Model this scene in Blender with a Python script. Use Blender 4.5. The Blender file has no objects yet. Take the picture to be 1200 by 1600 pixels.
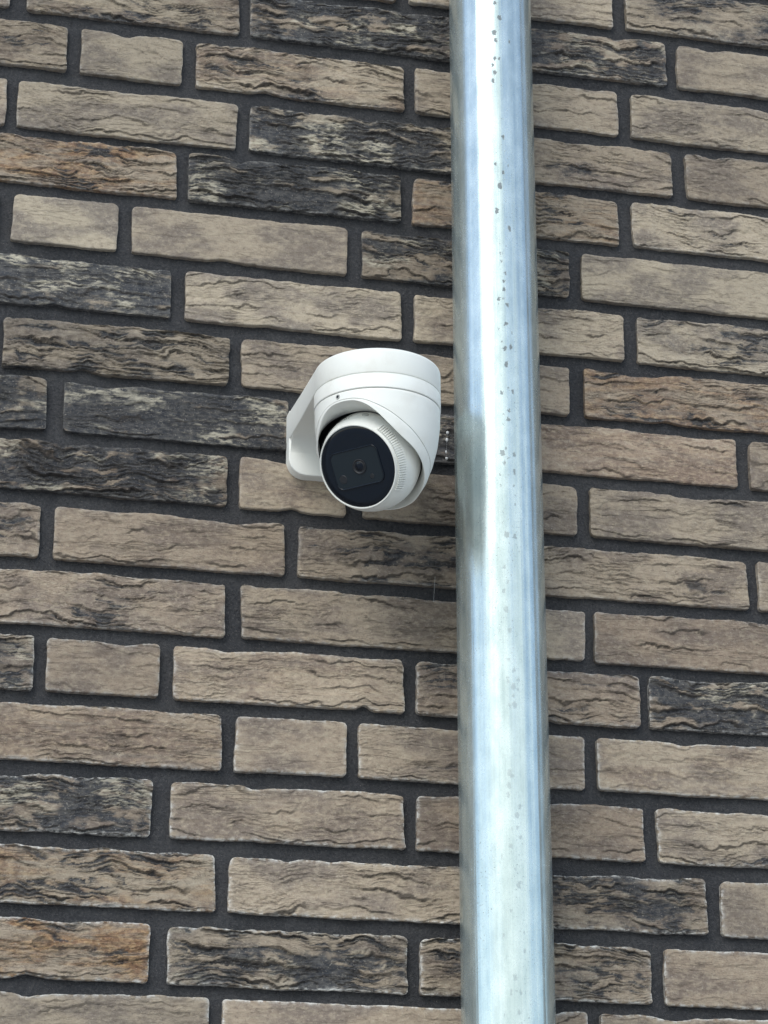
import bpy, bmesh, math, random
import numpy as np
from mathutils import Vector, Matrix

S = bpy.context.scene
COL = S.collection
random.seed(7)

# ---------------------------------------------------------------- camera
FWD = Vector((0.20577133, 0.9104883, 0.3587049))
RGT = Vector((0.97545702, -0.22018890, -0.00067372))
UPV = Vector((-0.07836942, -0.35003985, 0.93345077))
cam_d = bpy.data.cameras.new('viewpoint')
cam_d.sensor_fit = 'VERTICAL'
cam_d.sensor_height = 36.0
cam_d.sensor_width = 27.0
cam_d.lens = 36.0 * 3908.08 / 1600.0
cam_d.clip_start = 0.05
cam_d.clip_end = 500.0
cam = bpy.data.objects.new('viewpoint', cam_d)
COL.objects.link(cam)
m3 = Matrix((RGT, UPV, -FWD)).transposed()
cam.matrix_world = Matrix.Translation(-2.31992 * FWD) @ m3.to_4x4()
S.camera = cam

# ---------------------------------------------------------------- sky and sun
SUN_EL = math.radians(43)
SUN_AZ = math.radians(-34)           # to the left of straight out from the wall
world = bpy.data.worlds.new('World')
S.world = world
world.use_nodes = True
wn, wl = world.node_tree.nodes, world.node_tree.links
wn.clear()
w_out = wn.new('ShaderNodeOutputWorld')
w_bg = wn.new('ShaderNodeBackground')
w_bg.inputs['Strength'].default_value = 0.13
sky = wn.new('ShaderNodeTexSky')
sky.sky_type = 'NISHITA'
sky.sun_disc = False
sky.sun_elevation = SUN_EL
sky.sun_rotation = math.atan2(math.sin(SUN_AZ), -math.cos(SUN_AZ)) % (2 * math.pi)
sky.air_density = 1.0
sky.dust_density = 0.6
sky.ozone_density = 1.0
# broken white cloud over the blue
w_tc = wn.new('ShaderNodeTexCoord')
w_map = wn.new('ShaderNodeMapping')
w_map.inputs['Scale'].default_value = (1.0, 1.0, 2.2)
w_map.inputs['Location'].default_value = (0.35, 0.2, 0.1)
w_n = wn.new('ShaderNodeTexNoise')
w_n.inputs['Scale'].default_value = 1.9
w_n.inputs['Detail'].default_value = 7.0
w_n.inputs['Roughness'].default_value = 0.55
w_r = wn.new('ShaderNodeValToRGB')
w_r.color_ramp.elements[0].position = 0.47
w_r.color_ramp.elements[1].position = 0.58
w_r.color_ramp.elements[0].color = (.08, .08, .08, 1)
w_mix = wn.new('ShaderNodeMixRGB')
w_mix.inputs['Color2'].default_value = (5.7, 6.15, 6.0, 1)
wl.new(w_tc.outputs['Generated'], w_map.inputs['Vector'])
wl.new(w_map.outputs['Vector'], w_n.inputs['Vector'])
# the cloud bank stands over the street, the sky opens to blue towards both ends of the wall
w_dot = wn.new('ShaderNodeVectorMath'); w_dot.operation = 'DOT_PRODUCT'
w_dot.inputs[1].default_value = (-0.22, -0.97, 0.10)
wl.new(w_tc.outputs['Generated'], w_dot.inputs[0])
w_ma = wn.new('ShaderNodeMath'); w_ma.operation = 'MULTIPLY_ADD'
w_ma.inputs[1].default_value = 0.42; w_ma.inputs[2].default_value = -0.285
wl.new(w_dot.outputs['Value'], w_ma.inputs[0])
w_add = wn.new('ShaderNodeMath'); w_add.operation = 'ADD'
wl.new(w_ma.outputs[0], w_add.inputs[0]); wl.new(w_n.outputs['Fac'], w_add.inputs[1])
wl.new(w_add.outputs[0], w_r.inputs['Fac'])
wl.new(w_r.outputs['Color'], w_mix.inputs['Fac'])
wl.new(sky.outputs['Color'], w_mix.inputs['Color1'])
wl.new(w_mix.outputs['Color'], w_bg.inputs['Color'])
wl.new(w_bg.outputs['Background'], w_out.inputs['Surface'])

sun_d = bpy.data.lights.new('sun', 'SUN')
sun_d.energy = 0.95
sun_d.angle = math.radians(34)
sun_d.color = (1.0, 0.96, 0.9)
sun = bpy.data.objects.new('sun', sun_d)
COL.objects.link(sun)
sv = Vector((math.sin(SUN_AZ) * math.cos(SUN_EL), -math.cos(SUN_AZ) * math.cos(SUN_EL), math.sin(SUN_EL)))
sun.rotation_euler = sv.to_track_quat('Z', 'Y').to_euler()
sun.location = sv * 20

S.view_settings.view_transform = 'Standard'
S.view_settings.look = 'None'
S.view_settings.gamma = 1.0
S.view_settings.exposure = 0.93
S.view_settings.use_curve_mapping = False

# ---------------------------------------------------------------- helpers
def link(o, parent=None):
    COL.objects.link(o)
    if parent:
        o.parent = parent
    return o

def empty(name, loc):
    o = bpy.data.objects.new(name, None)
    o.empty_display_size = 0.05
    o.location = loc
    return link(o)

def tag(o, label=None, cat=None, group=None, kind=None):
    for k, v in (('label', label), ('category', cat), ('group', group), ('kind', kind)):
        if v:
            o[k] = v
    return o

def mesh_np(name, V, quads, mat, parent=None, tris=None, smooth=True):
    """one mesh object out of numpy vertices and quads"""
    me = bpy.data.meshes.new(name)
    V = np.asarray(V, np.float32)
    Q = np.asarray(quads, np.int32).reshape(-1, 4)
    T = np.asarray(tris if tris is not None else [], np.int32).reshape(-1, 3)
    nl = Q.size + T.size
    me.vertices.add(len(V)); me.vertices.foreach_set('co', V.ravel())
    me.loops.add(nl); me.loops.foreach_set('vertex_index', np.concatenate([Q.ravel(), T.ravel()]))
    me.polygons.add(len(Q) + len(T))
    st = np.concatenate([np.arange(len(Q)) * 4, Q.size + np.arange(len(T)) * 3]).astype(np.int32)
    me.polygons.foreach_set('loop_start', st)
    me.polygons.foreach_set('use_smooth', np.full(len(Q) + len(T), smooth))
    me.update(calc_edges=True); me.validate()
    me.materials.append(mat)
    return link(bpy.data.objects.new(name, me), parent)

def obj_bm(name, bm, mat, parent=None, smooth=True, autosmooth=None):
    me = bpy.data.meshes.new(name)
    bmesh.ops.recalc_face_normals(bm, faces=bm.faces)
    for f in bm.faces:
        f.smooth = smooth
    if autosmooth is not None:
        for e in bm.edges:
            if len(e.link_faces) == 2 and e.calc_face_angle(0) > autosmooth:
                e.smooth = False
    bm.to_mesh(me); bm.free()
    me.materials.append(mat)
    return link(bpy.data.objects.new(name, me), parent)

def loft(bm, rings, closed=True, cap0=False, cap1=False):
    """rings: lists of points, joined in turn"""
    vs = [[bm.verts.new(p) for p in r] for r in rings]
    n = len(rings[0])
    for a, b in zip(vs, vs[1:]):
        for i in range(n if closed else n - 1):
            j = (i + 1) % n
            bm.faces.new((a[i], a[j], b[j], b[i]))
    if cap0: bm.faces.new(vs[0][::-1])
    if cap1: bm.faces.new(vs[-1])
    return vs

def revolve(bm, prof, c, axis=Vector((0, 0, 1)), n=96, cap0=False, cap1=False):
    """prof: (radius, height) pairs about an axis through c"""
    ax = axis.normalized()
    u = ax.orthogonal().normalized(); v = ax.cross(u)
    rings = []
    for r, h in prof:
        rings.append([c + ax * h + (u * math.cos(2 * math.pi * i / n) + v * math.sin(2 * math.pi * i / n)) * r for i in range(n)])
    return loft(bm, rings, True, cap0, cap1)

def box(bm, c, s, R=None):
    vs = []
    for dx in (-.5, .5):
        for dy in (-.5, .5):
            for dz in (-.5, .5):
                p = Vector((dx * s[0], dy * s[1], dz * s[2]))
                vs.append(bm.verts.new((R @ p if R else p) + Vector(c)))
    for f in ((0, 1, 3, 2), (4, 6, 7, 5), (0, 4, 5, 1), (2, 3, 7, 6), (0, 2, 6, 4), (1, 5, 7, 3)):
        bm.faces.new([vs[i] for i in f])

# gradient noise in numpy
def _h(ix, iy, seed):
    n = (ix.astype(np.int64) * 374761393 + iy.astype(np.int64) * 668265263 + seed * 1442695041) & 0x7fffffff
    n = ((n ^ (n >> 13)) * 1274126177) & 0x7fffffff
    return ((n ^ (n >> 16)) & 0xffff) / 65535.0
def gnoise(x, y, seed):
    x0 = np.floor(x); y0 = np.floor(y); fx = x - x0; fy = y - y0
    ux = fx * fx * fx * (fx * (fx * 6 - 15) + 10); uy = fy * fy * fy * (fy * (fy * 6 - 15) + 10)
    def g(i, j):
        a = _h(x0 + i, y0 + j, seed) * 2 * np.pi
        return np.cos(a) * (fx - i) + np.sin(a) * (fy - j)
    a = g(0, 0) * (1 - ux) + g(1, 0) * ux
    b = g(0, 1) * (1 - ux) + g(1, 1) * ux
    return (a * (1 - uy) + b * uy) * 1.5
def fbm(x, y, seed, o=4, gain=.5):
    s = 0; a = 1; 
    for k in range(o):
        s = s + a * gnoise(x * 2 ** k + k * 17.3, y * 2 ** k - k * 9.1, seed + k * 31); a *= gain
    return s
def sstep(a, b, x):
    t = np.clip((x - a) / (b - a), 0, 1); return t * t * (3 - 2 * t)

# ---------------------------------------------------------------- materials
def new_mat(name):
    m = bpy.data.materials.new(name); m.use_nodes = True
    nt = m.node_tree; nt.nodes.clear()
    out = nt.nodes.new('ShaderNodeOutputMaterial'); b = nt.nodes.new('ShaderNodeBsdfPrincipled')
    nt.links.new(b.outputs[0], out.inputs[0])
    return m, nt, b
class NT:
    """short hand for wiring shader nodes"""
    def __init__(s, nt): s.nt = nt
    def n(s, t, **kw):
        x = s.nt.nodes.new(t)
        for k, v in kw.items(): setattr(x, k, v)
        return x
    def put(s, sock, v):
        if hasattr(v, 'is_output') or isinstance(v, bpy.types.NodeSocket): s.nt.links.new(v, sock)
        else: sock.default_value = v
    def math(s, op, a, b=0.0, c=None, clamp=False):
        x = s.n('ShaderNodeMath', operation=op, use_clamp=clamp); s.put(x.inputs[0], a); s.put(x.inputs[1], b)
        if c is not None: s.put(x.inputs[2], c)
        return x.outputs[0]
    def mix(s, f, a, b, mode='MIX'):
        x = s.n('ShaderNodeMixRGB', blend_type=mode); s.put(x.inputs[0], f); s.put(x.inputs[1], a); s.put(x.inputs[2], b)
        return x.outputs[0]
    def vmap(s, vec, scale, loc=(0, 0, 0)):
        x = s.n('ShaderNodeMapping'); s.put(x.inputs['Vector'], vec); s.put(x.inputs['Scale'], scale); s.put(x.inputs['Location'], loc)
        return x.outputs[0]
    def noise(s, vec, scale, detail=4, rough=.5, dist=0.0, col=False):
        x = s.n('ShaderNodeTexNoise'); s.put(x.inputs['Vector'], vec); s.put(x.inputs['Scale'], scale)
        x.inputs['Detail'].default_value = detail; x.inputs['Roughness'].default_value = rough; x.inputs['Distortion'].default_value = dist
        return x.outputs['Color' if col else 'Fac']
    def step(s, v, a, b):
        x = s.n('ShaderNodeMapRange', interpolation_type='SMOOTHSTEP'); s.put(x.inputs[0], v); s.put(x.inputs[1], a); s.put(x.inputs[2], b)
        return x.outputs[0]
    def attr(s, name, t='GEOMETRY'):
        x = s.n('ShaderNodeAttribute', attribute_type=t); x.attribute_name = name
        return x.outputs['Fac']
    def bump(s, h, strength, dist, nrm=None):
        x = s.n('ShaderNodeBump'); s.put(x.inputs['Height'], h); x.inputs['Strength'].default_value = strength; x.inputs['Distance'].default_value = dist
        if nrm is not None: s.put(x.inputs['Normal'], nrm)
        return x.outputs[0]

def brick_material():
    m, nt, b = new_mat('brick_clay'); N = NT(nt)
    tc = N.n('ShaderNodeTexCoord'); oi = N.n('ShaderNodeObjectInfo')
    off = N.n('ShaderNodeVectorMath', operation='SCALE'); off.inputs[0].default_value = (37.1, 11.7, 53.3)
    N.put(off.inputs['Scale'], oi.outputs['Random'])
    ad = N.n('ShaderNodeVectorMath', operation='ADD'); N.put(ad.inputs[0], tc.outputs['Object']); N.put(ad.inputs[1], off.outputs[0])
    P = ad.outputs[0]
    dark = N.attr('dark', 'OBJECT'); warm = N.attr('warm', 'OBJECT'); tone = N.attr('tone', 'OBJECT'); salt = N.attr('salt', 'OBJECT')
    rel = N.attr('relief'); edge = N.attr('edge'); endd = N.attr('ends')
    big = N.noise(N.vmap(P, (14, 14, 30)), 1.0, 4, .55)
    fol = N.noise(N.vmap(P, (17, 40, 105)), 1.0, 6, .62, .9)
    fin = N.noise(N.vmap(P, (160, 160, 260)), 1.0, 6, .65)
    grn = N.noise(P, 620, 3, .65)
    # fired clay: grey buff to brown pink
    c1 = N.mix(tone, (.366, .312, .238, 1), (.280, .214, .163, 1))
    c2 = N.mix(N.step(big, .43, .59), c1, N.mix(tone, (.210, .180, .150, 1), (.195, .152, .125, 1)))
    c3 = N.mix(N.math('MULTIPLY', N.step(fin, .45, .70), .55), c2, (.41, .35, .265, 1))
    c3 = N.mix(N.math('MULTIPLY', N.step(fin, .50, .28), .50), c3, (.14, .108, .085, 1))
    # rust orange firing
    wf = N.math('MULTIPLY', N.step(N.math('ADD', N.math('MULTIPLY', fol, .6), N.math('MULTIPLY', big, .4)), .42, .60), N.math('MULTIPLY', warm, 1.25), clamp=True)
    c4 = N.mix(wf, c3, N.mix(N.step(fin, .35, .65), (.20, .105, .058, 1), (.42, .27, .14, 1)))
    # the darker fired a brick, the browner the clay that still shows
    c4 = N.mix(N.math('MULTIPLY', N.step(dark, .12, .75), .62), c4, N.mix(1.0, c4, (.52, .51, .52, 1), 'MULTIPLY'))
    # blue black manganese skin, worn through to pale clay on the proud folds
    t = N.math('ADD', N.math('MULTIPLY', big, .50), N.math('MULTIPLY', fol, .40))
    t = N.math('ADD', t, N.math('ADD', N.math('MULTIPLY', N.math('SUBTRACT', .5, rel), .22), N.math('MULTIPLY', N.math('SUBTRACT', N.attr('fold'), .4), .11)))
    t = N.math('SUBTRACT', t, N.math('MULTIPLY', endd, .10))
    lo = N.math('SUBTRACT', .630, N.math('MULTIPLY', dark, .44))
    df = N.step(t, lo, N.math('ADD', lo, .13))
    df = N.math('MULTIPLY', df, N.step(dark, .0, .22))
    dcol = N.mix(N.step(fin, .38, .66), (.028, .033, .042, 1), (.080, .080, .081, 1))
    c5 = N.mix(N.math('MULTIPLY', df, .93), c4, dcol)
    # pale sand and lime on dark bricks' high spots
    clus = N.step(N.noise(N.vmap(P, (19, 30, 38), (9, 4, 1)), 1.0, 3, .5), .47, .60)
    strk = N.step(N.noise(N.vmap(P, (80, 100, 300), (3, 1, 7)), 1.0, 5, .65), .43, .56)
    pf = N.math('MULTIPLY', N.math('MULTIPLY', clus, strk), N.math('MULTIPLY', N.step(rel, .25, .65), N.step(dark, .30, .85)))
    c6 = N.mix(N.math('MULTIPLY', pf, .85), c5, (.46, .42, .33, 1))
    # lime bloom round the arrises
    ef = N.math('MULTIPLY', N.math('MULTIPLY', N.math('MULTIPLY', edge, salt), 1.25), N.step(N.noise(P, 150, 4, .7), .40, .60), clamp=True)
    c7 = N.mix(ef, c6, (.60, .59, .56, 1))
    c8 = N.mix(N.math('MULTIPLY', N.step(grn, .58, .72), .42), c7, (.50, .45, .38, 1))
    c8 = N.mix(N.math('MULTIPLY', N.step(grn, .43, .28), .50), c8, (.07, .06, .05, 1))
    rough = N.attr('rough', 'OBJECT')
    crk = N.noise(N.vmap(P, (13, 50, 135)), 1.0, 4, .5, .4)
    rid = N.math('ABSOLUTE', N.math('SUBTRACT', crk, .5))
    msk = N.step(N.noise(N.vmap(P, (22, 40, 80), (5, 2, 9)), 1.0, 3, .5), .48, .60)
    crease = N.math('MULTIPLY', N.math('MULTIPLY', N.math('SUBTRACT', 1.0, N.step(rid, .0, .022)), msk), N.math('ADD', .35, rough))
    # shade inside the cracks painted dark into the colour, and every brick a little lighter or darker than the next
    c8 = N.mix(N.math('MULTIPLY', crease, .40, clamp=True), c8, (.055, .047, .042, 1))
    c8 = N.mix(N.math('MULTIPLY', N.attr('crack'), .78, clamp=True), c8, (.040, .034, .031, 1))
    vv = N.math('ADD', .86, N.math('MULTIPLY', N.attr('shade', 'OBJECT'), .30))
    cc = N.n('ShaderNodeCombineColor'); [N.put(cc.inputs[q], vv) for q in range(3)]
    c8 = N.mix(1.0, c8, cc.outputs[0], 'MULTIPLY')
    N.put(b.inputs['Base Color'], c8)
    b.inputs['Roughness'].default_value = .92
    b.inputs['Specular IOR Level'].default_value = .25
    # folds and pits of the hand moulded face
    soft = N.noise(N.vmap(P, (90, 90, 130)), 1.0, 5, .6)
    # small overlapping ledges, each with a sharp underside
    sp = N.n('ShaderNodeSeparateXYZ'); N.put(sp.inputs[0], P)
    ph = N.math('ADD', N.math('MULTIPLY', sp.outputs['Z'], 300), N.math('MULTIPLY', N.noise(N.vmap(P, (22, 30, 40), (1, 8, 3)), 1.0, 5, .58), 15))
    fr = N.math('FRACT', ph)
    ledge = N.math('MULTIPLY', N.step(fr, .0, .10), N.math('SUBTRACT', 1.0, fr))
    lm = N.math('MULTIPLY', N.step(N.noise(N.vmap(P, (24, 40, 110), (4, 4, 4)), 1.0, 3, .55), .48, .62), N.math('ADD', .12, N.math('MULTIPLY', rough, .9)))
    h = N.math('SUBTRACT', N.math('ADD', N.math('MULTIPLY', soft, .40), N.math('MULTIPLY', fin, .42)), N.math('MULTIPLY', crease, .60))
    h = N.math('ADD', h, N.math('MULTIPLY', N.math('MULTIPLY', ledge, lm), .75))
    cru = N.math('ABSOLUTE', N.math('SUBTRACT', N.noise(N.vmap(P, (105, 150, 240), (6, 6, 2)), 1.0, 4, .6, .5), .5))
    h = N.math('ADD', h, N.math('MULTIPLY', N.math('MULTIPLY', N.step(cru, .0, .13), N.math('MULTIPLY', N.math('POWER', rough, 1.6), N.attr('fold'))), .95))
    h = N.math('ADD', h, N.math('MULTIPLY', grn, .34))
    N.put(b.inputs['Normal'], N.bump(h, .85, .0013))
    return m

def mortar_material():
    m, nt, b = new_mat('mortar'); N = NT(nt)
    P = N.n('ShaderNodeTexCoord').outputs['Object']
    a = N.noise(P, 9, 4, .6); f = N.noise(P, 420, 4, .7); g = N.noise(P, 1300, 2, .6)
    c = N.mix(N.step(a, .35, .65), (.049, .051, .057, 1), (.067, .068, .073, 1))
    c = N.mix(N.math('MULTIPLY', N.step(f, .50, .72), .5), c, (.130, .128, .128, 1))
    c = N.mix(N.math('MULTIPLY', N.step(f, .50, .30), .6), c, (.026, .027, .032, 1))
    c = N.mix(N.step(g, .67, .76), c, (.30, .26, .25, 1))
    N.put(b.inputs['Base Color'], c)
    b.inputs['Roughness'].default_value = .95
    b.inputs['Specular IOR Level'].default_value = .2
    N.put(b.inputs['Normal'], N.bump(N.math('ADD', f, N.math('MULTIPLY', g, .6)), .9, 0.0032))
    return m

def plastic_material():
    m, nt, b = new_mat('white_plastic'); N = NT(nt)
    P = N.n('ShaderNodeTexCoord').outputs['Object']
    d = N.noise(P, 38, 5, .6); e = N.noise(P, 700, 3, .6)
    c = N.mix(N.math('MULTIPLY', N.step(d, .48, .75), .50), (.80, .81, .77, 1), (.70, .69, .64, 1))
    c = N.mix(N.math('MULTIPLY', N.step(e, .66, .76), .22), c, (.45, .44, .40, 1))
    N.put(b.inputs['Base Color'], c)
    N.put(b.inputs['Roughness'], N.math('ADD', .40, N.math('MULTIPLY', d, .16)))
    N.put(b.inputs['Normal'], N.bump(e, .12, .0003))
    return m

def simple_material(name, col, rough=.5, metal=0.0, coat=0.0, spec=.5):
    m, nt, b = new_mat(name); N = NT(nt)
    P = N.n('ShaderNodeTexCoord').outputs['Object']
    d = N.noise(P, 160, 4, .6)
    c = N.mix(N.math('MULTIPLY', N.step(d, .4, .7), .3), (*col, 1), (*[x * .8 + .004 for x in col], 1))
    N.put(b.inputs['Base Color'], c)
    N.put(b.inputs['Roughness'], N.math('ADD', rough - .02, N.math('MULTIPLY', d, .05)))
    b.inputs['Metallic'].default_value = metal
    b.inputs['Coat Weight'].default_value = coat
    b.inputs['Specular IOR Level'].default_value = spec
    return m

def zinc_material():
    m, nt, b = new_mat('galvanised_steel'); N = NT(nt)
    tc = N.n('ShaderNodeTexCoord'); P = tc.outputs['Object']
    sx = N.n('ShaderNodeSeparateXYZ'); N.put(sx.inputs[0], P)
    ang = N.math('ARCTAN2', sx.outputs['X'], N.math('MULTIPLY', sx.outputs['Y'], -1.0))
    cv = N.n('ShaderNodeCombineXYZ'); N.put(cv.inputs[0], N.math('MULTIPLY', ang, .04)); N.put(cv.inputs[1], sx.outputs['Z'])
    Q = cv.outputs[0]                                       # unrolled skin, metres
    streak = N.noise(N.vmap(Q, (330, 3.0, 1)), 1.0, 4, .6)
    blot = N.noise(N.vmap(Q, (60, 22, 1)), 1.0, 5, .65)
    fine = N.noise(N.vmap(Q, (800, 520, 1)), 1.0, 4, .75)
    # little flaked pits gathered in one upright run along the front
    vo = N.n('ShaderNodeTexVoronoi'); vo.inputs['Scale'].default_value = 1.0
    wq = N.n('ShaderNodeMixRGB'); wq.inputs[0].default_value = .0062
    N.put(wq.inputs[1], Q); N.put(wq.inputs[2], N.noise(Q, 420, 3, .6, col=True))
    N.put(vo.inputs['Vector'], N.vmap(wq.outputs[0], (170, 115, 1)))
    sep = N.n('ShaderNodeSeparateColor'); N.put(sep.inputs[0], vo.outputs['Color'])
    run = N.step(N.math('ABSOLUTE', N.math('ADD', ang, .09)), .34, .03)
    patch = N.noise(N.vmap(Q, (8, 5, 1), (2.3, 1.1, 0)), 1.0, 3, .6)
    thr = N.math('MULTIPLY', N.math('MULTIPLY', run, N.step(patch, .16, .45)), .95)
    size = N.math('MULTIPLY', N.math('LESS_THAN', sep.outputs[0], thr), N.math('ADD', .08, N.math('MULTIPLY', sep.outputs[1], .36)))
    pit = N.step(N.math('SUBTRACT', size, vo.outputs['Distance']), .0, .10)
    speck = N.math('MULTIPLY', N.step(N.noise(N.vmap(Q, (620, 430, 1)), 1.0, 2, .5), .64, .70), N.step(N.noise(N.vmap(Q, (30, 9, 1)), 1.0, 3, .5), .45, .60))
    pit = N.math('MULTIPLY', pit, N.math('ADD', .30, N.math('MULTIPLY', N.step(sx.outputs['Z'], 2.25, 2.60), .70)))
    pit = N.math('MAXIMUM', pit, N.math('MULTIPLY', speck, .55))
    c = N.mix(N.step(blot, .35, .68), (.44, .53, .535, 1), (.60, .69, .685, 1))
    c = N.mix(N.math('MULTIPLY', N.step(streak, .35, .7), .4), c, (.67, .75, .74, 1))
    c = N.mix(N.math('MULTIPLY', N.step(fine, .46, .66), .32), c, (.40, .44, .46, 1))
    c = N.mix(N.math('MULTIPLY', pit, .85), c, (.15, .17, .18, 1))
    N.put(b.inputs['Base Color'], c)
    N.put(b.inputs['Metallic'], N.math('SUBTRACT', .74, N.math('MULTIPLY', pit, .45)))
    r = N.math('ADD', .14, N.math('MULTIPLY', blot, .22))
    N.put(b.inputs['Roughness'], N.math('ADD', r, N.math('MULTIPLY', pit, .3)))
    hgt = N.math('ADD', N.math('MULTIPLY', streak, .7), N.math('MULTIPLY', fine, .12))
    hgt = N.math('SUBTRACT', hgt, N.math('MULTIPLY', pit, .35))
    N.put(b.inputs['Normal'], N.bump(hgt, .35, .0006))
    return m

def paving_material():
    m, nt, b = new_mat('concrete_paving'); N = NT(nt)
    P = N.n('ShaderNodeTexCoord').outputs['Object']
    a = N.noise(P, 1.4, 5, .6); f = N.noise(P, 60, 4, .7)
    c = N.mix(a, (.36, .35, .33, 1), (.48, .465, .44, 1))
    c = N.mix(N.math('MULTIPLY', f, .3), c, (.15, .15, .145, 1))
    N.put(b.inputs['Base Color'], c); b.inputs['Roughness'].default_value = .9
    return m

M_BRICK = brick_material()
M_MORTAR = mortar_material()
M_WHITE = plastic_material()
M_GLASS = simple_material('black_glass', (.004, .008, .015), .07, 0, 0, .28)
M_BLACK = simple_material('black_plastic', (.012, .014, .018), .45)
M_WINDOW = simple_material('smoked_window', (.013, .020, .026), .18, 0, 0, .30)
M_GREY = simple_material('grey_plastic', (.42, .43, .41), .5)
M_ZINC = zinc_material()
M_SCREW = simple_material('steel_screw', (.30, .31, .31), .35, .9)
M_WEB = simple_material('cobweb_silk', (.68, .69, .69), .6)
M_PAVE = paving_material()

# ---------------------------------------------------------------- ground
GZ = -2.43
bm = bmesh.new()
vs = [bm.verts.new(p) for p in ((-60, 0.5, GZ), (60, 0.5, GZ), (60, -90, GZ), (-60, -90, GZ))]
bm.faces.new(vs)
tag(obj_bm('pavement', bm, M_PAVE, None, False), kind='structure')

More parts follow.
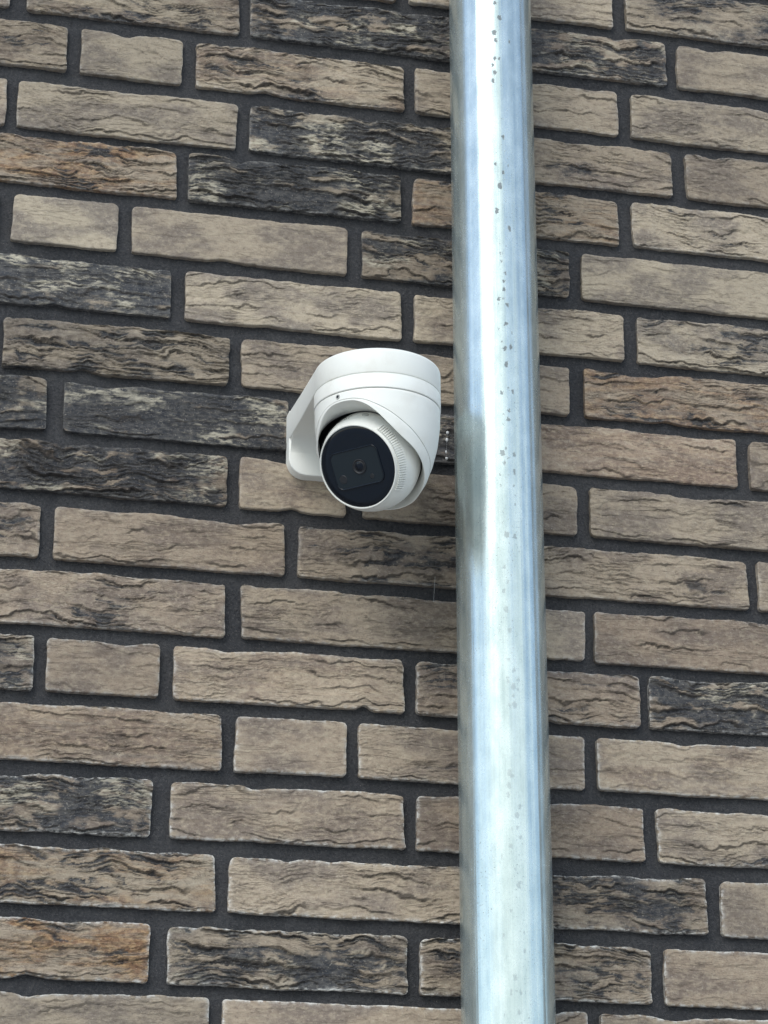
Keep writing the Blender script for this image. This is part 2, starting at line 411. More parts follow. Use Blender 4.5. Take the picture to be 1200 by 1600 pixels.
# ---------------------------------------------------------------- the brick wall
# every course: left, right (mm), underside at left and right (mm), dark skin, rust, roughness
ROWS = {
    -1: [(27.0, 241.8, 554.1, 554.1, 0.1, 0.0, 0.4), (256.3, 497.1, 554.1, 554.1, 0.5, 0, 0.7)],
    0: [(-580.5, -370.5, 493.3, 493.2, 0.2, 0, 0.5), (-355.0, -146.4, 493.2, 493.1, 0.4, 0.15, 0.8), (-134.8, 86.4, 493.1, 492.9, 0.8, 0, 1), (101.1, 297.3, 492.9, 492.8, 0.6, 0.05, 0.9), (309.7, 418.5, 492.8, 492.8, 0, 0, 0.2)],
    1: [(-523.7, -313.7, 430.3, 429.7, 0.4, 0.1, 0.7), (-300.0, -201.4, 429.6, 429.3, 0.05, 0, 0.35), (-187.5, 21.2, 429.3, 428.7, 0.35, 0.2, 0.9), (33.0, 243.5, 428.7, 428.1, 0.2, 0, 0.5), (257.7, 467.7, 428.0, 427.4, 0.1, 0, 0.5)],
    2: [(-578.6, -368.6, 363.8, 364.1, 0.15, 0, 0.4), (-357.7, -146.3, 364.2, 364.5, 0.15, 0, 0.6), (-133.1, 74.9, 364.6, 364.9, 0.8, 0, 1), (89.3, 298.6, 364.9, 365.3, 0.3, 0, 0.7), (313.5, 523.5, 365.3, 365.7, 0.2, 0, 0.5)],
    3: [(-413.4, -203.4, 304.6, 304.6, 0.3, 0.6, 0.9), (-191.7, 16.9, 304.6, 304.6, 0.9, 0, 1), (29.7, 239.7, 304.6, 304.6, 0.4, 0.4, 0.8), (254.4, 464.4, 304.6, 304.6, 0.25, 0, 0.7)],
    4: [(-579.8, -369.8, 243.1, 242.5, 0.2, 0, 0.4), (-356.2, -257.6, 242.4, 242.1, 0.05, 0, 0.2), (-243.7, -35.8, 242.1, 241.5, 0.02, 0, 0.15), (-21.3, 186.9, 241.5, 240.9, 0.7, 0, 0.9), (200.0, 410.0, 240.8, 240.2, 0.02, 0, 0.3)],
    5: [(-414.6, -204.6, 178.8, 178.6, 0.97, 0, 0.7), (-191.2, 17.1, 178.5, 178.3, 0.08, 0, 0.6), (30.3, 240.4, 178.3, 178.1, 0.2, 0.05, 0.6), (254.8, 464.8, 178.1, 177.9, 0.45, 0, 0.8)],
    6: [(-581.6, -371.6, 114.0, 114.5, 0.2, 0, 0.4), (-358.2, -148.4, 114.5, 115.0, 0.45, 0, 1), (-136.3, 70.2, 115.0, 115.5, 0.15, 0, 0.6), (83.4, 183.3, 115.5, 115.8, 0.1, 0, 0.4), (198.7, 408.7, 115.8, 116.3, 0.35, 0.4, 0.8)],
    7: [(-526.2, -316.2, 54.3, 54.6, 0.85, 0, 0.8), (-299.8, -91.6, 54.6, 54.9, 0.95, 0, 0.6), (-78.3, 121.5, 54.9, 55.2, 0.93, 0, 0.9), (135.3, 350.7, 55.3, 55.6, 0.1, 0.15, 0.5), (364.4, 574.4, 55.6, 55.9, 0.1, 0, 0.4)],
    8: [(-357.6, -147.6, -5.7, -6.0, 0.72, 0.1, 1), (-135.1, -35.9, -6.0, -6.2, 0.02, 0.1, 0.2), (-18.9, 187.4, -6.2, -6.5, 0.25, 0, 0.7), (200.7, 410.7, -6.5, -6.8, 0.15, 0, 0.6)],
    9: [(-526.0, -316.0, -69.3, -69.2, 0.4, 0, 0.8), (-302.8, -92.9, -69.2, -69.2, 0.05, 0.05, 0.5), (-80.4, 128.4, -69.2, -69.1, 0.4, 0, 0.8), (142.0, 354.2, -69.1, -69.0, 0.15, 0.05, 0.7), (365.8, 575.8, -69.0, -69.0, 0.1, 0, 0.3)],
    10: [(-356.6, -146.6, -131.3, -131.2, 0.25, 0, 0.8), (-131.4, 80.1, -131.2, -131.1, 0.15, 0.05, 0.6), (92.3, 191.1, -131.1, -131.1, 0.05, 0, 0.15), (201.1, 411.1, -131.1, -131.0, 0.15, 0, 0.5)],
    11: [(-525.1, -315.1, -192.4, -192.2, 0.6, 0, 0.9), (-303.9, -204.3, -192.2, -192.0, 0.15, 0, 0.3), (-191.2, 18.3, -192.0, -191.8, 0.05, 0.1, 0.6), (30.8, 242.3, -191.8, -191.6, 0.4, 0, 0.8), (251.6, 461.6, -191.5, -191.3, 0.8, 0, 0.9)],
    12: [(-357.2, -147.2, -255.5, -254.6, 0.1, 0.15, 0.7), (-134.6, -34.7, -254.6, -254.2, 0.02, 0, 0.2), (-23.0, 187.4, -254.2, -253.3, 0.15, 0, 0.5), (200.2, 410.2, -253.3, -252.5, 0.08, 0.1, 0.3)],
    13: [(-417.1, -207.1, -317.9, -317.6, 0.65, 0, 0.9), (-190.3, 18.4, -317.6, -317.3, 0.06, 0.05, 0.5), (30.1, 241.7, -317.3, -317.0, 0.1, 0, 0.5), (255.0, 465.0, -317.0, -316.7, 0.25, 0, 0.7)],
    14: [(-359.9, -149.9, -380.4, -380.7, 0.45, 0.45, 0.9), (-137.6, 79.7, -380.7, -381.1, 0.12, 0, 0.7), (91.4, 298.3, -381.1, -381.4, 0.5, 0.1, 0.9), (312.3, 522.3, -381.4, -381.8, 0.02, 0, 0.2)],
    15: [(-415.1, -205.1, -443.5, -444.0, 0.3, 0.7, 0.8), (-189.2, 20.8, -444.0, -444.5, 0.55, 0, 0.95), (32.8, 243.1, -444.6, -445.1, 0.5, 0.1, 0.9), (256.2, 466.2, -445.1, -445.6, 0.02, 0.05, 0.25)],
    16: [(-362.0, -152.0, -504.7, -504.7, 0.12, 0, 0.4), (-140.5, 70.6, -504.7, -504.7, 0.02, 0, 0.2), (82.0, 183.1, -504.7, -504.7, 0.15, 0, 0.4), (194.8, 404.8, -504.7, -504.7, 0.1, 0.2, 0.4)],
}

PITCH, ZB0, BH = 62.224, 490.85, 49.4
wall = empty('brick_wall', (0, 0, GZ))
tag(wall, 'weathered hand-moulded brown brick wall with recessed dark grey mortar joints', 'wall')
WOFF = Vector((0, 0, -GZ))

def in_wall(o, p):
    o.location = Vector(p) + WOFF

# mortar: one rough bed 6 mm behind the brick faces
def mortar_bed():
    x = np.arange(-.62, .66, .0055); z = np.arange(-.62, .66, .0055)
    X, Z = np.meshgrid(x, z)
    Y = .0062 + .0011 * fbm(X * 80, Z * 80, 5, 3, .6) + .0012 * gnoise(X * 18, Z * 18, 9)
    nz, nx = X.shape
    V = np.stack([X, Y, Z], -1).reshape(-1, 3)
    i = (np.arange(nz - 1)[:, None] * nx + np.arange(nx - 1)[None]).ravel()
    Q = np.stack([i, i + 1, i + nx + 1, i + nx], 1)
    o = mesh_np('mortar', V, Q, M_MORTAR, wall); in_wall(o, (0, 0, 0))
    # plain bed further out, four sheets round the detailed one, and the body of the wall behind
    bm = bmesh.new()
    x0, x1, z0, z1 = -.62, x[-1], -.62, z[-1]
    for a, b_, c, d in ((-2.6, x0, GZ, 1.7), (x1, 2.8, GZ, 1.7), (x0, x1, GZ, z0), (x0, x1, z1, 1.7)):
        bm.faces.new([bm.verts.new(q) for q in ((a, .0062, c), (b_, .0062, c), (b_, .0062, d), (a, .0062, d))])
    o = obj_bm('mortar', bm, M_MORTAR, wall, False); in_wall(o, (0, 0, 0))
    bm = bmesh.new(); box(bm, (.1, .165, (GZ + 1.7) / 2), (5.4, .30, 1.7 - GZ))
    o = obj_bm('masonry_core', bm, M_MORTAR, wall, False); in_wall(o, (0, 0, 0))
mortar_bed()

def brick_mesh(L, H, tilt, rg, seed, nu, nv):
    """hand moulded face: wavering outline, folds, creases, worn arrises; then a skirt back into the joint. mm in, metres out"""
    u = np.linspace(0, 1, nu + 1); v = np.linspace(0, 1, nv + 1)
    # crowd the grid slightly towards the edges
    u = u + .0 * u; v = v - .045 * np.sin(2 * np.pi * v) ; u = u - .012 * np.sin(2 * np.pi * u)
    Uq, Vq = np.meshgrid(u, v)
    X = Uq * L; Z = Vq * H
    s = seed
    zb = .75 * gnoise(X / 38, X * 0 + .5, s) + .35 * gnoise(X / 7, X * 0 + 3.5, s + 1) + .22 * gnoise(X / 2.7, X * 0 + 8.5, s + 12)
    k = .6 + .8 * rg
    zt = -.3 + k * (1.5 * gnoise(X / 46, X * 0 + 1.5, s + 2) + .8 * gnoise(X / 14, X * 0 + 6.5, s + 3)) + .38 * gnoise(X / 3.2, X * 0 + 9.5, s + 13)
    # now and then a bite out of the lower or upper arris
    rng = np.random.default_rng(s)
    if rng.random() < .22:
        c = rng.uniform(.15, .85) * L; zb = zb + rng.uniform(1.5, 4) * np.exp(-((X - c) / rng.uniform(6, 12)) ** 2)
    if rng.random() < .35:
        c = rng.uniform(.1, .9) * L; zt = zt - rng.uniform(1.5, 4.5) * np.exp(-((X - c) / rng.uniform(8, 26)) ** 2)
    xl = .8 * gnoise(Z / 17, Z * 0 + 2.5, s + 4) + .3 * gnoise(Z / 4, Z * 0 + 5.5, s + 5) + rng.uniform(-1.6, 1.6) * (Vq - .5)
    xr = .8 * gnoise(Z / 17, Z * 0 + 7.5, s + 6) + .3 * gnoise(Z / 4, Z * 0 + 4.5, s + 7) + rng.uniform(-1.6, 1.6) * (Vq - .5)
    for side in (0, 1):
        for top in (0, 1):
            r = rng.uniform(2.0, 5.5 if top else 4.0)
            d = (H - Z) if top else Z
            t = np.clip((r - d) / r, 0, 1); ins = r * (1 - np.sqrt(1 - t * t + 1e-9))
            if side: xr = xr - ins
            else: xl = xl + ins
    PX = xl + (L + xr - xl) * Uq
    PZ = zb + (H + zt - zb) * Vq + tilt * Uq
    # relief
    ends = np.exp(-np.minimum(X, L - X) / 14.0)
    e1, e2 = rng.uniform(-13, 13, 2)
    wz = 7.5 * gnoise(X / 78, Z / 46, s + 20) + 3.8 * gnoise(X / 27, Z / 20, s + 21) + 2.2 * gnoise(X / 11, Z / 8, s + 22) + .85 * gnoise(X / 4.6, Z / 4, s + 23)
    wz = wz + e1 * np.exp(-X / 24) * (Z / H - .3) * 2 + e2 * np.exp(-(L - X) / 24) * (Z / H - .3) * 2
    # the clay was thrown in folded: fine folds lie along the brick, bunched in one part of the face and absent in another
    patch = sstep(-.30, .30, fbm(X / 85, Z / 26, s + 40, 2) + (rg - .62) * 1.1) * (1 - .45 * ends)
    def folds(per, length, k, thr, steep):
        ph = (Z + wz) / per + k * .37
        c = np.floor(ph); f = ph - c
        on = sstep(thr, thr + .30, gnoise(X / length + 7.31 * c, c * 3.17 + .5 + k, s + 30 + k))     # each fold starts and stops on its own
        return np.where(f < steep, f / steep, (1 - f) / (1 - steep)), on, (f < steep * 1.25) * on    # steep side faces down
    p1 = rng.uniform(3.6, 5.2)
    s1, o1, k1 = folds(p1, 30.0, 0, -.20, .20)
    s2, o2, k2 = folds(p1 * .58, 16.0, 1, -.10, .28)
    s3, o3, k3 = folds(rng.uniform(11, 17), 55.0, 2, -.06, .085)
    o3 = o3 * (.25 + .75 * sstep(.10, .55, rg)); k3 = k3 * (.25 + .75 * sstep(.10, .55, rg))
    h = patch * (1.15 * o1 * (s1 - .5) + .55 * o2 * (s2 - .5)) * (.45 + .6 * rg)
    h = h + (.40 + .65 * rg) * 2.0 * o3 * (s3 - .4)
    h = h * (1 + .45 * sstep(.6, .95, rg))
    brk = o1; cr = k3; cm = .45 + .55 * rg; fr = 1 - k1
    n2 = gnoise(X / 26 + .4 * fbm(X / 20, Z / 20, s + 51, 2), (Z + wz) / 8, s + 14)
    h = h - .55 * (.15 + rg) * (1 - sstep(.0, .12, np.abs(n2))) * sstep(.05, .35, gnoise(X / 26, Z / 11, s + 15))
    h = h + (.26 + .34 * rg) * fbm(X / 12, Z / 8, s + 60, 4, .62) + (.9 * rg + .35) * gnoise(X / 60, Z / 34, s + 16)
    h = h + (.16 + .16 * rg) * gnoise(X / 3.2, Z / 2.4, s + 17)
    # worn arris
    de = np.minimum(np.minimum(X, L - X), np.minimum(Z, H - Z))
    roll = .75 * np.exp(-de / .40) + .10 * np.exp(-de / 2.2)
    PY = -(h) + roll + .25 + rng.uniform(-.5, .7)
    rel = np.clip(.5 + h * .42, 0, 1)
    edge = np.exp(-np.maximum(de + 1.0 * gnoise(X / 5, Z / 5, s + 18), 0) / 1.3).clip(0, 1)
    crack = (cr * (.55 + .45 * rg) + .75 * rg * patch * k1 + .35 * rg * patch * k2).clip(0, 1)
    nz, nx = X.shape
    F = np.stack([PX, PY, PZ], -1).reshape(-1, 3)
    i = (np.arange(nz - 1)[:, None] * nx + np.arange(nx - 1)[None]).ravel()
    Q = np.stack([i, i + 1, i + nx + 1, i + nx], 1)
    ring = np.concatenate([np.arange(nx), np.arange(1, nz) * nx + nx - 1, (nz - 1) * nx + np.arange(nx - 2, -1, -1), np.arange(nz - 2, 0, -1) * nx])
    S0 = F[ring].copy(); S1 = S0.copy(); S1[:, 1] = np.maximum(S1[:, 1] + 2.0, 4.0); S2 = S1.copy(); S2[:, 1] = 14.0
    n0 = len(F); m = len(ring); j = np.arange(m); j2 = (j + 1) % m
    Q1 = np.stack([n0 + j2, n0 + j, n0 + m + j, n0 + m + j2], 1); Q2 = Q1 + m
    V = np.concatenate([F, S0, S1, S2]) * .001
    V[:, 0] -= L * .0005; V[:, 2] -= H * .0005
    pad = lambda a, c: np.concatenate([a.ravel(), np.full(3 * m, c)]).astype(np.float32)
    return V, np.concatenate([Q, Q1, Q2]), dict(relief=pad(rel, .3), edge=pad(edge, .8), ends=pad(ends, .5), fold=pad(patch * brk, .3), crack=pad(crack, 0))

def set_attrs(me, at):
    for k, a in at.items():
        d = me.attributes.new(k, 'FLOAT', 'POINT'); d.data.foreach_set('value', a)

rb = random.Random(11)
def brick_props(o, dark, warm, rg, tone, salt):
    o['dark'] = float(dark); o['warm'] = float(warm); o['rough'] = float(rg); o['tone'] = float(tone); o['salt'] = float(salt); o['shade'] = rb.random()

n_brick = 0
placed = {}
for row, items in ROWS.items():
    for (x0, x1, za, zc, dk, wm, rg) in items:
        L = x1 - x0
        nu = max(56, int(L / 1.5)); nv = 64
        V, Q, at = brick_mesh(L, BH + rb.uniform(-.5, .9), zc - za, rg, 1000 + n_brick * 71, nu, nv)
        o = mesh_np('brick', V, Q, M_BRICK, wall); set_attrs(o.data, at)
        in_wall(o, ((x0 + x1) * .0005, 0, (za + BH / 2) * .001))
        # lime bloom is strongest low on the wall; the buff turns browner towards the middle
        salt = .12 + .75 * max(0, min(1, (row - 8) / 6.0)) + (.15 if row < 4 else 0)
        tone = min(1, max(0, .40 + rb.uniform(-.3, .3) + (.22 if x0 > -130 and 5 < row < 15 else 0) - (.15 if row < 6 else 0)))
        brick_props(o, dk, wm, rg, tone, salt)
        n_brick += 1
    placed[row] = (min(t[0] for t in items), max(t[1] for t in items))

# bricks just outside the picture: a few shared faces, still one object each
spare = []
for k in range(8):
    L = 210 if k < 6 else 98.6
    V, Q, at = brick_mesh(L, BH, 0, .3 + .09 * k, 50000 + k * 97, 40 if k < 6 else 22, 12)
    o = mesh_np('brick', V, Q, M_BRICK, wall); set_attrs(o.data, at)
    spare.append(o)
used = set()
def spare_brick(x0, L, zb):
    global n_brick
    k = rb.randrange(6) if L > 150 else 6 + rb.randrange(2)
    o = spare[k]
    if k in used:
        o = o.copy(); COL.objects.link(o); o.parent = wall
    used.add(k)
    in_wall(o, ((x0 + L / 2) * .001, 0, (zb + BH / 2) * .001))
    brick_props(o, rb.choice((.05, .1, .2, .4, .7, .9)), rb.choice((0, 0, .1, .4)), .6, rb.random(), .3)
    n_brick += 1
far = []
J = 12.8
for row in range(-19, 47):
    zb = ZB0 - PITCH * row
    near = -4 <= row <= 19
    if row in placed:
        xl, xr = placed[row]
        starts = [('R', xr + J), ('L', xl - J)]
    else:
        starts = [('R', rb.uniform(-60, 60)), None]
        starts[1] = ('L', starts[0][1] - J)
    for side, x in starts:
        while (x < 2700 if side == 'R' else x > -2500):
            L = 98.6 if rb.random() < .22 else 210.0
            x0 = x if side == 'R' else x - L
            if near and -760 < x0 + L / 2 < 800 and n_brick < 292:
                spare_brick(x0, L, zb)
            else:
                far.append((x0, L, zb))
            x = x0 + L + J if side == 'R' else x0 - J
# the rest of the wall, well out of the picture
V = []; Q = []
for x0, L, zb in far:
    if zb < GZ * 1000: continue
    i = len(V); a, b_, c, d = x0, x0 + L, zb, zb + BH
    V += [(a + 1, 0, c + 1), (b_ - 1, 0, c + 1), (b_ - 1, 0, d - 1), (a + 1, 0, d - 1), (a, 1.5, c), (b_, 1.5, c), (b_, 1.5, d), (a, 1.5, d), (a, 12, c), (b_, 12, c), (b_, 12, d), (a, 12, d)]
    Q.append((i, i + 1, i + 2, i + 3))
    for t in (0, 4):
        for s in range(4):
            Q.append((i + t + (s + 1) % 4, i + t + s, i + t + 4 + s, i + t + 4 + (s + 1) % 4))
V = np.array(V, float) * .001
o = mesh_np('outer_bricks', V, Q, M_BRICK, wall, smooth=False); in_wall(o, (0, 0, 0))
brick_props(o, .3, .1, .5, .5, .2); o['kind'] = 'stuff'

# ---------------------------------------------------------------- the downpipe
PX, PY, PR = .0925, -.065, .040
def pipe():
    na, nz = 160, 90
    a = np.linspace(0, 2 * np.pi, na, endpoint=False); z = np.linspace(GZ + .02, 1.68, nz)
    A, Z = np.meshgrid(a, z)
    # the rolled sheet is never quite round: long flats and a soft seam
    dr = .00016 * np.cos(7 * A + .6) + .00011 * np.cos(13 * A + 2.1 + .25 * np.sin(Z * 2)) + .00007 * np.cos(23 * A + .5 * np.sin(Z * 1.3)) + .00012 * np.sin(Z * 2.1 + 2 * A)
    # pressed double bead up the right hand side (the lock seam)
    az = np.angle(np.exp(1j * (A - math.radians(-90 + 29))))
    dr = dr + .00030 * np.exp(-(az / .06) ** 2) - .00014 * np.exp(-((az + .15) / .05) ** 2)
    r = PR + dr
    V = np.stack([r * np.cos(A), r * np.sin(A), Z - GZ], -1).reshape(-1, 3)
    i = np.arange(nz - 1)[:, None] * na + np.arange(na)[None]; j = np.arange(nz - 1)[:, None] * na + (np.arange(na)[None] + 1) % na
    Q = np.stack([i, j, j + na, i + na], -1).reshape(-1, 4)
    o = mesh_np('downpipe', V, Q, M_ZINC); o.location = (PX, PY, GZ)
    tag(o, 'galvanised steel downpipe running straight up the brick wall beside the camera', 'pipe')
    for zc in (-1.15, .98):                                 # clamps above and below the picture
        bm = bmesh.new()
        for sgn in (0, 1):
            pass
        n = 48
        rings = []
        for rr, hh in ((PR + .0012, -.015), (PR + .0038, -.015), (PR + .0038, .015), (PR + .0012, .015), (PR + .0012, -.015)):
            rings.append([(rr * math.cos(2 * math.pi * t / n), rr * math.sin(2 * math.pi * t / n), zc - GZ + hh) for t in range(n)])
        loft(bm, rings)
        box(bm, (0, (PR + .0035 + .075) / 2, zc - GZ), (.010, .034, .010))
        for sx in (-1, 1):
            box(bm, (sx * (PR + .011), 0, zc - GZ), (.016, .008, .026))
        obj_bm('pipe_clamp', bm, M_SCREW, o, True, .5)
pipe()

# ---------------------------------------------------------------- the security camera
XC, YC, RC = -.0335, -.122, .0563
Z1, ZS, ZG = .0845, .0602, .0460         # top of the bracket, underside of its arm, foot of the base ring
root = empty('security_camera', (XC, 0, Z1))
tag(root, 'white turret security camera with black round face hanging from a wall bracket', 'security camera')
ROFF = Vector((XC, 0, Z1))
def cam_part(name, bm, mat, parent=None, smooth=True, auto=.6):
    bmesh.ops.translate(bm, verts=bm.verts, vec=-ROFF)
    return obj_bm(name, bm, mat, parent or root, smooth, auto)

def bracket():
    bm = bmesh.new()
    def outline(ins, z):
        r = RC - ins; pts = []
        n = 56
        for i in range(n + 1):
            a = math.pi * i / n                              # half circle away from the wall
            pts.append((XC - r * math.cos(a), YC - r * math.sin(a), z))
        up = .0062 if z > ZS + .004 else 0.0
        pts += [(XC + r + .0012, YC * .5, z + up * .5), (XC + r + .0032, .003, z + up), (XC - r - .0032, .003, z + up), (XC - r - .0012, YC * .5, z + up * .5)]
        return pts
    rings = [outline(.0015, ZS), outline(.0004, ZS + .0006), outline(0, ZS + .0016)]
    for t in range(0, 7):
        a = t / 6 * math.pi / 2
        rings.append(outline(.0042 * (1 - math.cos(a)), Z1 - .0042 + .0042 * math.sin(a)))
    loft(bm, rings, True, True, True)
    # plate against the bricks, lower corners rounded, front arris rolled
    W, ZB, T = .0590, .0254, .0120
    def plate(ins, y):
        w = W - ins; zb = ZB + ins; rc = .0165 - ins * .5; pts = []
        n = 12
        for i in range(n + 1):
            a = math.pi + i / n * math.pi / 2
            pts.append((XC - w + rc + rc * math.cos(a), y, zb + rc + rc * math.sin(a)))
        for i in range(n + 1):
            a = 1.5 * math.pi + i / n * math.pi / 2
            pts.append((XC + w - rc + rc * math.cos(a), y, zb + rc + rc * math.sin(a)))
        pts += [(XC + w, y, Z1 + .0040 - ins), (XC + w - .003, y, Z1 + .0052 - ins), (XC - w + .003, y, Z1 + .0052 - ins), (XC - w, y, Z1 + .0040 - ins)]
        return pts
    rings = [plate(0, .003), plate(0, -T + .0012)]
    for t in range(1, 6):
        a = t / 5 * math.pi / 2
        rings.append(plate(.0012 * (1 - math.cos(a)), -T + .0012 - .0012 * math.sin(a)))
    loft(bm, rings, True, True, True)
    # concave web from the plate up to the underside of the arm
    n = 14; R = .016; w = RC + .0012
    prof = [(-T + .002, ZS + .001)]
    for i in range(n + 1):
        a = i / n * math.pi / 2
        prof.append((-T + .0004 - R + R * math.cos(a), ZS + .0006 - R + R * math.sin(a)) if False else (-T + .0002 - R * (1 - math.cos(a)) , ZS - R * (1 - math.sin(a)) + .0004))
    A = [bm.verts.new((XC - w, y, z)) for y, z in prof]; B = [bm.verts.new((XC + w, y, z)) for y, z in prof]
    m = len(prof)
    for i in range(m):
        j = (i + 1) % m
        bm.faces.new((A[i], A[j], B[j], B[i]))
    bm.faces.new(A); bm.faces.new(B[::-1])
    cam_part('wall_bracket', bm, M_WHITE)
bracket()

bm = bmesh.new()
c0 = Vector((XC, YC, 0))
revolve(bm, [(.030, .0606), (.0550, .0606), (.0550, .0598), (.0559, .0595), (.0563, .0589), (.0563, ZG + .0006), (.0558, ZG), (.0535, ZG), (.0535, ZG + .004)], c0, n=128)
cam_part('base_ring', bm, M_WHITE)

# the housing: a bowl cut by a slanting mouth that faces out, left and down
BC = Vector((-.0395, -.1215, -.001)); BR = .0445
NL = Vector((-.60030421, -.6141393, -.51102719)).normalized()       # where the lens looks
AZ0 = math.radians(-46)
PZ_ = [-.05, -.045, -.034, -.02, -.005, .012, .03, .0455, .0845]
PRr = [.012, .022, .0345, .0430, .0488, .0531, .0554, .0558, .0558]
def bowl_r(z): return float(np.interp(z, PZ_, PRr))
DS = np.radians([0, 12, 22, 32, 45, 57, 72, 85, 104, 125, 150, 180])
ZSM = [.0385, .0378, .0355, .0310, .0248, .0178, .0097, .0030, -.0050, -.0135, -.0205, -.0235]
ZLP = [.0365, .0357, .0318, .0245, .0125, .0040, -.0030, -.0090, -.0185, -.0270, -.0330, -.0345]
def smooth_tab(tab):
    d = np.linspace(0, np.pi, 361); y = np.interp(d, DS, tab)
    yy = np.concatenate([y[::-1], y[1:-1], y[::-1], y[1:-1]]); k = np.hanning(33); k /= k.sum()
    yy = np.convolve(np.concatenate([yy[-16:], yy, yy[:16]]), k, 'valid')
    return d, yy[360:360 + 361] if len(yy) > 721 else y
dS, tS = smooth_tab(ZSM); dL, tL = smooth_tab(ZLP)
def mouth():
    nA = 192; ringsH = []; lip = []
    seams = []
    for i in range(nA):
        a = 2 * math.pi * i / nA
        d = abs(math.atan2(math.sin(a - AZ0), math.cos(a - AZ0)))
        zs = float(np.interp(d, dS, tS)); zl = min(float(np.interp(d, dL, tL)), zs - .0016)
        seams.append((a, zs, zl))
    def pt(a, z, off=0.0):
        r = bowl_r(z) + off
        return Vector((XC + r * math.sin(a), YC - r * math.cos(a), z))
    nk = 14; hr = [[] for _ in range(nk + 3)]
    ln = 6; lr = [[] for _ in range(ln + 7)]; sh = [[] for _ in range(4)]
    for a, zs, zl in seams:
        ztop = ZG - .0006
        hr[0].append(pt(a, ztop, -.0030)); 
        hr[1].append(pt(a, ztop, -.0004))
        for k in range(nk):
            t = k / (nk - 1); hr[2 + k].append(pt(a, ztop - .0005 + (zs - ztop + .0005) * t))
        hr[nk + 2].append(pt(a, zs - .0001, -.0016))
        for k in range(ln + 1):                              # lip face, a hair in from the seam
            t = k / ln; z = zs - .0004 + (zl - zs + .0004) * t
            lr[k + 1].append(pt(a, z, .0002 - .0006 * (1 if k == 0 else 0)))
        lr[0].append(pt(a, zs - .0003, -.0020))
        # the lip turns in and runs back to the ball
        e = pt(a, zl); q = (e - BC); qu = q.normalized()
        gap = math.exp(-(math.atan2(math.sin(a - math.radians(-96)), math.cos(a - math.radians(-96))) / .48) ** 2)
        inn = BC + (qu - NL * (.34 - .08 * gap)).normalized() * (BR + .0010 + .0062 * gap)
        far_ = BC + (qu - NL * (.75 + .35 * gap)).normalized() * (BR + .0006 + .0056 * gap)
        lr[ln + 2].append(e.lerp(inn, .05) - NL * -.0006)
        lr[ln + 3].append(e.lerp(inn, .16) - NL * -.0003)
        lr[ln + 4].append(e.lerp(inn, .40))
        lr[ln + 5].append(e.lerp(inn, .70))
        lr[ln + 6].append(inn)
        sh[0].append(inn.lerp(e, .02) + NL * -.0004); sh[1].append(inn.lerp(far_, .5)); sh[2].append(far_); sh[3].append(BC + (far_ - BC).normalized() * (BR - .0015))
    bm = bmesh.new(); loft(bm, hr)
    hs = cam_part('dome_housing', bm, M_WHITE, auto=.7)
    bm = bmesh.new(); loft(bm, lr)
    cam_part('mouth_ring', bm, M_WHITE, hs, auto=.9)
    bm = bmesh.new(); loft(bm, sh)
    cam_part('dark_gap_lining', bm, M_BLACK, hs, auto=.9)  # lining coloured black to paint in the shade of the mouth gap
    return hs
housing = mouth()

# one recessed fixing screw above the mouth
sp = Vector((-.0766, -.1575, .0418)); sn = (sp - Vector((XC, YC, sp.z))).normalized()
bm = bmesh.new()
revolve(bm, [(.0021, -.0004), (.0021, .0004), (.0014, .0005), (.0013, -.0002)], sp, sn, 24)
cam_part('screw_bush', bm, M_GREY, housing)
bm = bmesh.new()
revolve(bm, [(.0013, .00045), (.0004, .00055)], sp, sn, 16, False, True)
cam_part('screw', bm, M_BLACK, housing)

# the eyeball
FH = .0238; FR = .0376
E1 = Vector((0.71173225, -0.70240462, 0.0080591)).normalized(); E1 = (E1 - NL * E1.dot(NL)).normalized()
E2 = Vector((0.3641375, 0.35911353, -0.85932611)); E2 = (E2 - NL * E2.dot(NL) - E1 * E2.dot(E1)).normalized()   # down on the face
bm = bmesh.new()
prof = []
for i in range(28):
    t = math.radians(150) + (math.asin(FR / BR) - math.radians(150)) * i / 27
    prof.append((BR * math.sin(t), BR * math.cos(t)))
prof += [(FR + .0001, FH + .0006), (FR - .0003, FH + .0012), (FR - .0011, FH + .0012), (FR - .0014, FH + .0008), (FR - .0014, FH - .001)]
revolve(bm, prof, BC, NL, 128, True)
ball = cam_part('camera_ball', bm, M_WHITE, auto=.9)
bm = bmesh.new()
revolve(bm, [(FR - .0014, FH + .0003), (FR - .0017, FH + .0006), (.030, FH + .0007), (.0200, FH + .0008)], BC, NL, 128, False, True)
cam_part('face_glass', bm, M_GLASS, ball, auto=1.2)

def rrect(w, h, r, n=8):
    pts = []
    for cx, cy, a0 in ((w / 2 - r, h / 2 - r, 0), (-w / 2 + r, h / 2 - r, 90), (-w / 2 + r, -h / 2 + r, 180), (w / 2 - r, -h / 2 + r, 270)):
        for i in range(n + 1):
            a = math.radians(a0 + 90 * i / n); pts.append((cx + r * math.cos(a), cy + r * math.sin(a)))
    return pts
FC = BC + NL * FH
WC = FC + E1 * -.0008 + E2 * .0005
bm = bmesh.new()
def wring(w, h, r, hh): return [WC + E1 * x + E2 * y + NL * hh for x, y in rrect(w, h, r)]
loft(bm, [wring(.0492, .0342, .0066, .0004), wring(.0490, .0340, .0066, .0014), wring(.0484, .0334, .0063, .0018), wring(.0474, .0324, .0058, .0018), wring(.0466, .0316, .0054, .0013)])
cam_part('window_frame', bm, M_GLASS, ball, auto=1.0)
bm = bmesh.new()
loft(bm, [wring(.0470, .0320, .0055, .00125), wring(.0440, .0290, .0046, .0013)], True, False, True)
cam_part('lens_window', bm, M_WINDOW, ball, auto=1.0)
LC = FC + E1 * .0021
bm = bmesh.new()
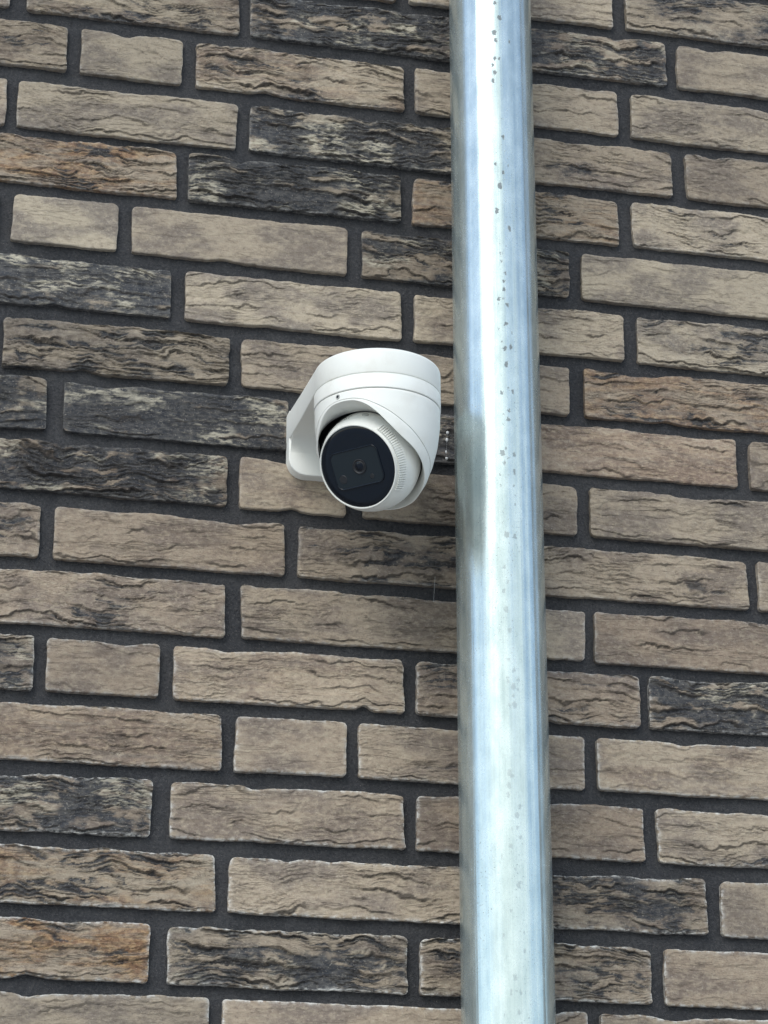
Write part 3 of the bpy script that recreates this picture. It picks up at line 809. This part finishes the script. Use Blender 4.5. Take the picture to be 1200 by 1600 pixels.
revolve(bm, [(.0066, .0012), (.0066, .0020), (.0060, .0022), (.0056, .0018), (.0048, .0016), (.0044, .0019), (.0040, .0019)], LC, NL, 48)
cam_part('lens_ring', bm, M_BLACK, ball)
bm = bmesh.new()
revolve(bm, [(.0042, .0017), (.0032, .0022), (.0018, .0026), (.0007, .0027)], LC, NL, 48, False, True)
cam_part('lens', bm, M_GLASS, ball)
for du, dv, r in ((.0117, .0107, .0021), (-.0172, .0080, .0038)):
    bm = bmesh.new()
    revolve(bm, [(r, .0013), (r * .93, .00155), (r * .4, .0016)], FC + E1 * du + E2 * dv, NL, 32, False, True)
    cam_part('infrared_lamp', bm, M_BLACK, ball)
# grip ribs along the right of the rim
bm = bmesh.new()
tr = math.asin(FR / BR)
for k in range(30):
    a = math.radians(-44 + k * 3.0)                         # 0 = right, positive = down
    rad = E1 * math.cos(a) + E2 * math.sin(a); tan = (-E1 * math.sin(a) + E2 * math.cos(a))
    for (t0, t1) in ((tr + .035, tr + .225),):
        tm = (t0 + t1) / 2
        nrm = (rad * math.sin(tm) + NL * math.cos(tm)).normalized(); along = nrm.cross(tan).normalized()
        R = Matrix((along, tan, nrm)).transposed()
        box(bm, BC + nrm * (BR - .00005), (BR * (t1 - t0), .00120, .0032), R)
cam_part('grip_ribs', bm, M_WHITE, ball, False)
# black patch painting the shade of the gap left of the ball, plug and small print on the crown
def ball_pt(dir_, off=0.0): return BC + dir_.normalized() * (BR + off)
bm = bmesh.new()
def patch_ball(bm, a0, a1, t0, t1, off, n=10, m=6):
    g = []
    for i in range(n + 1):
        a = a0 + (a1 - a0) * i / n; row = []
        for j in range(m + 1):
            ts = t0 + .34 * max(0.0, (i / n - .25) / .75) ** 1.3
            t = ts + (t1 - ts) * j / m
            row.append(bm.verts.new(ball_pt((E1 * math.cos(a) + E2 * math.sin(a)) * math.sin(t) + NL * math.cos(t), off)))
        g.append(row)
    for i in range(n):
        for j in range(m):
            bm.faces.new((g[i][j], g[i + 1][j], g[i + 1][j + 1], g[i][j + 1]))
patch_ball(bm, math.radians(-158), math.radians(-99), tr + .03, tr + 1.1, .0009)
cam_part('dark_gap_patch', bm, M_BLACK, ball)
def crown(px_a, t): 
    a = math.radians(px_a)
    return ((E1 * math.cos(a) + E2 * math.sin(a)) * math.sin(t) + NL * math.cos(t)).normalized()
bm = bmesh.new()
d = crown(-72, tr + .34)
revolve(bm, [(.0030, -.0006), (.0030, .0005), (.0027, .0008), (.0010, .0009)], ball_pt(d), d, 32, False, True)
cam_part('lock_plug', bm, M_GREY, ball)
bm = bmesh.new()
rp = random.Random(3)
for line in range(2):
    a = -108 + line * 1.5
    while a < -88 - line * 3:
        wl_ = rp.uniform(.5, 1.5)
        d = crown(a, tr + .34 - line * .085); tan = E1 * 1.0; tan = (tan - d * tan.dot(d)).normalized(); al = d.cross(tan).normalized()
        box(bm, ball_pt(d, .0001), (.0009 * wl_, .0006, .0002), Matrix((tan, al, d)).transposed())
        a += 1.2 * wl_ + rp.uniform(.6, 1.6)
cam_part('small_print', bm, M_BLACK, ball, False)

# ---------------------------------------------------------------- cobweb between camera and pipe
web = empty('cobweb', (.0595, -.002, .058))
tag(web, 'four white cobweb flecks in a row on dark brick between camera and pipe', 'cobweb')
bm = bmesh.new()
for a, b_ in ((Vector((.0606, -.0035, .086)), Vector((.0588, -.0035, .055))),):
    ax = (b_ - a); revolve(bm, [(.00003, 0), (.00003, ax.length)], a - Vector((.0595, -.002, .058)), ax, 6)
obj_bm('strand', bm, M_WEB, web)
FLECKS = [(.0604, .0837, .0016, 1.25), (.0597, .0764, .0014, 1.9), (.0588, .0640, .0010, 1.8), (.0592, .0575, .0016, 1.1)]

for (x, z, s, ln) in FLECKS:
    bm = bmesh.new()
    bmesh.ops.create_icosphere(bm, subdivisions=1, radius=1.0)
    for v in bm.verts:
        v.co = Vector((v.co.x * s, v.co.y * s * .8, v.co.z * s * ln)) * (1 + .25 * math.sin(v.co.x * 7 + v.co.z * 5))
    o = obj_bm('fleck', bm, M_WEB, web)
    o.location = Vector((x, -.0042, z)) - Vector((.0595, -.002, .058))
bm = bmesh.new()
a = Vector((.0467, -.0062, -.0620)); b_ = Vector((.0459, -.0030, -.0860)); ax = b_ - a
revolve(bm, [(.00008, 0), (.00008, ax.length)], a, ax, 6)
tag(obj_bm('cobweb_thread', bm, M_WEB), 'thin pale cobweb thread crossing the mortar joint below the camera beside the pipe', 'cobweb')
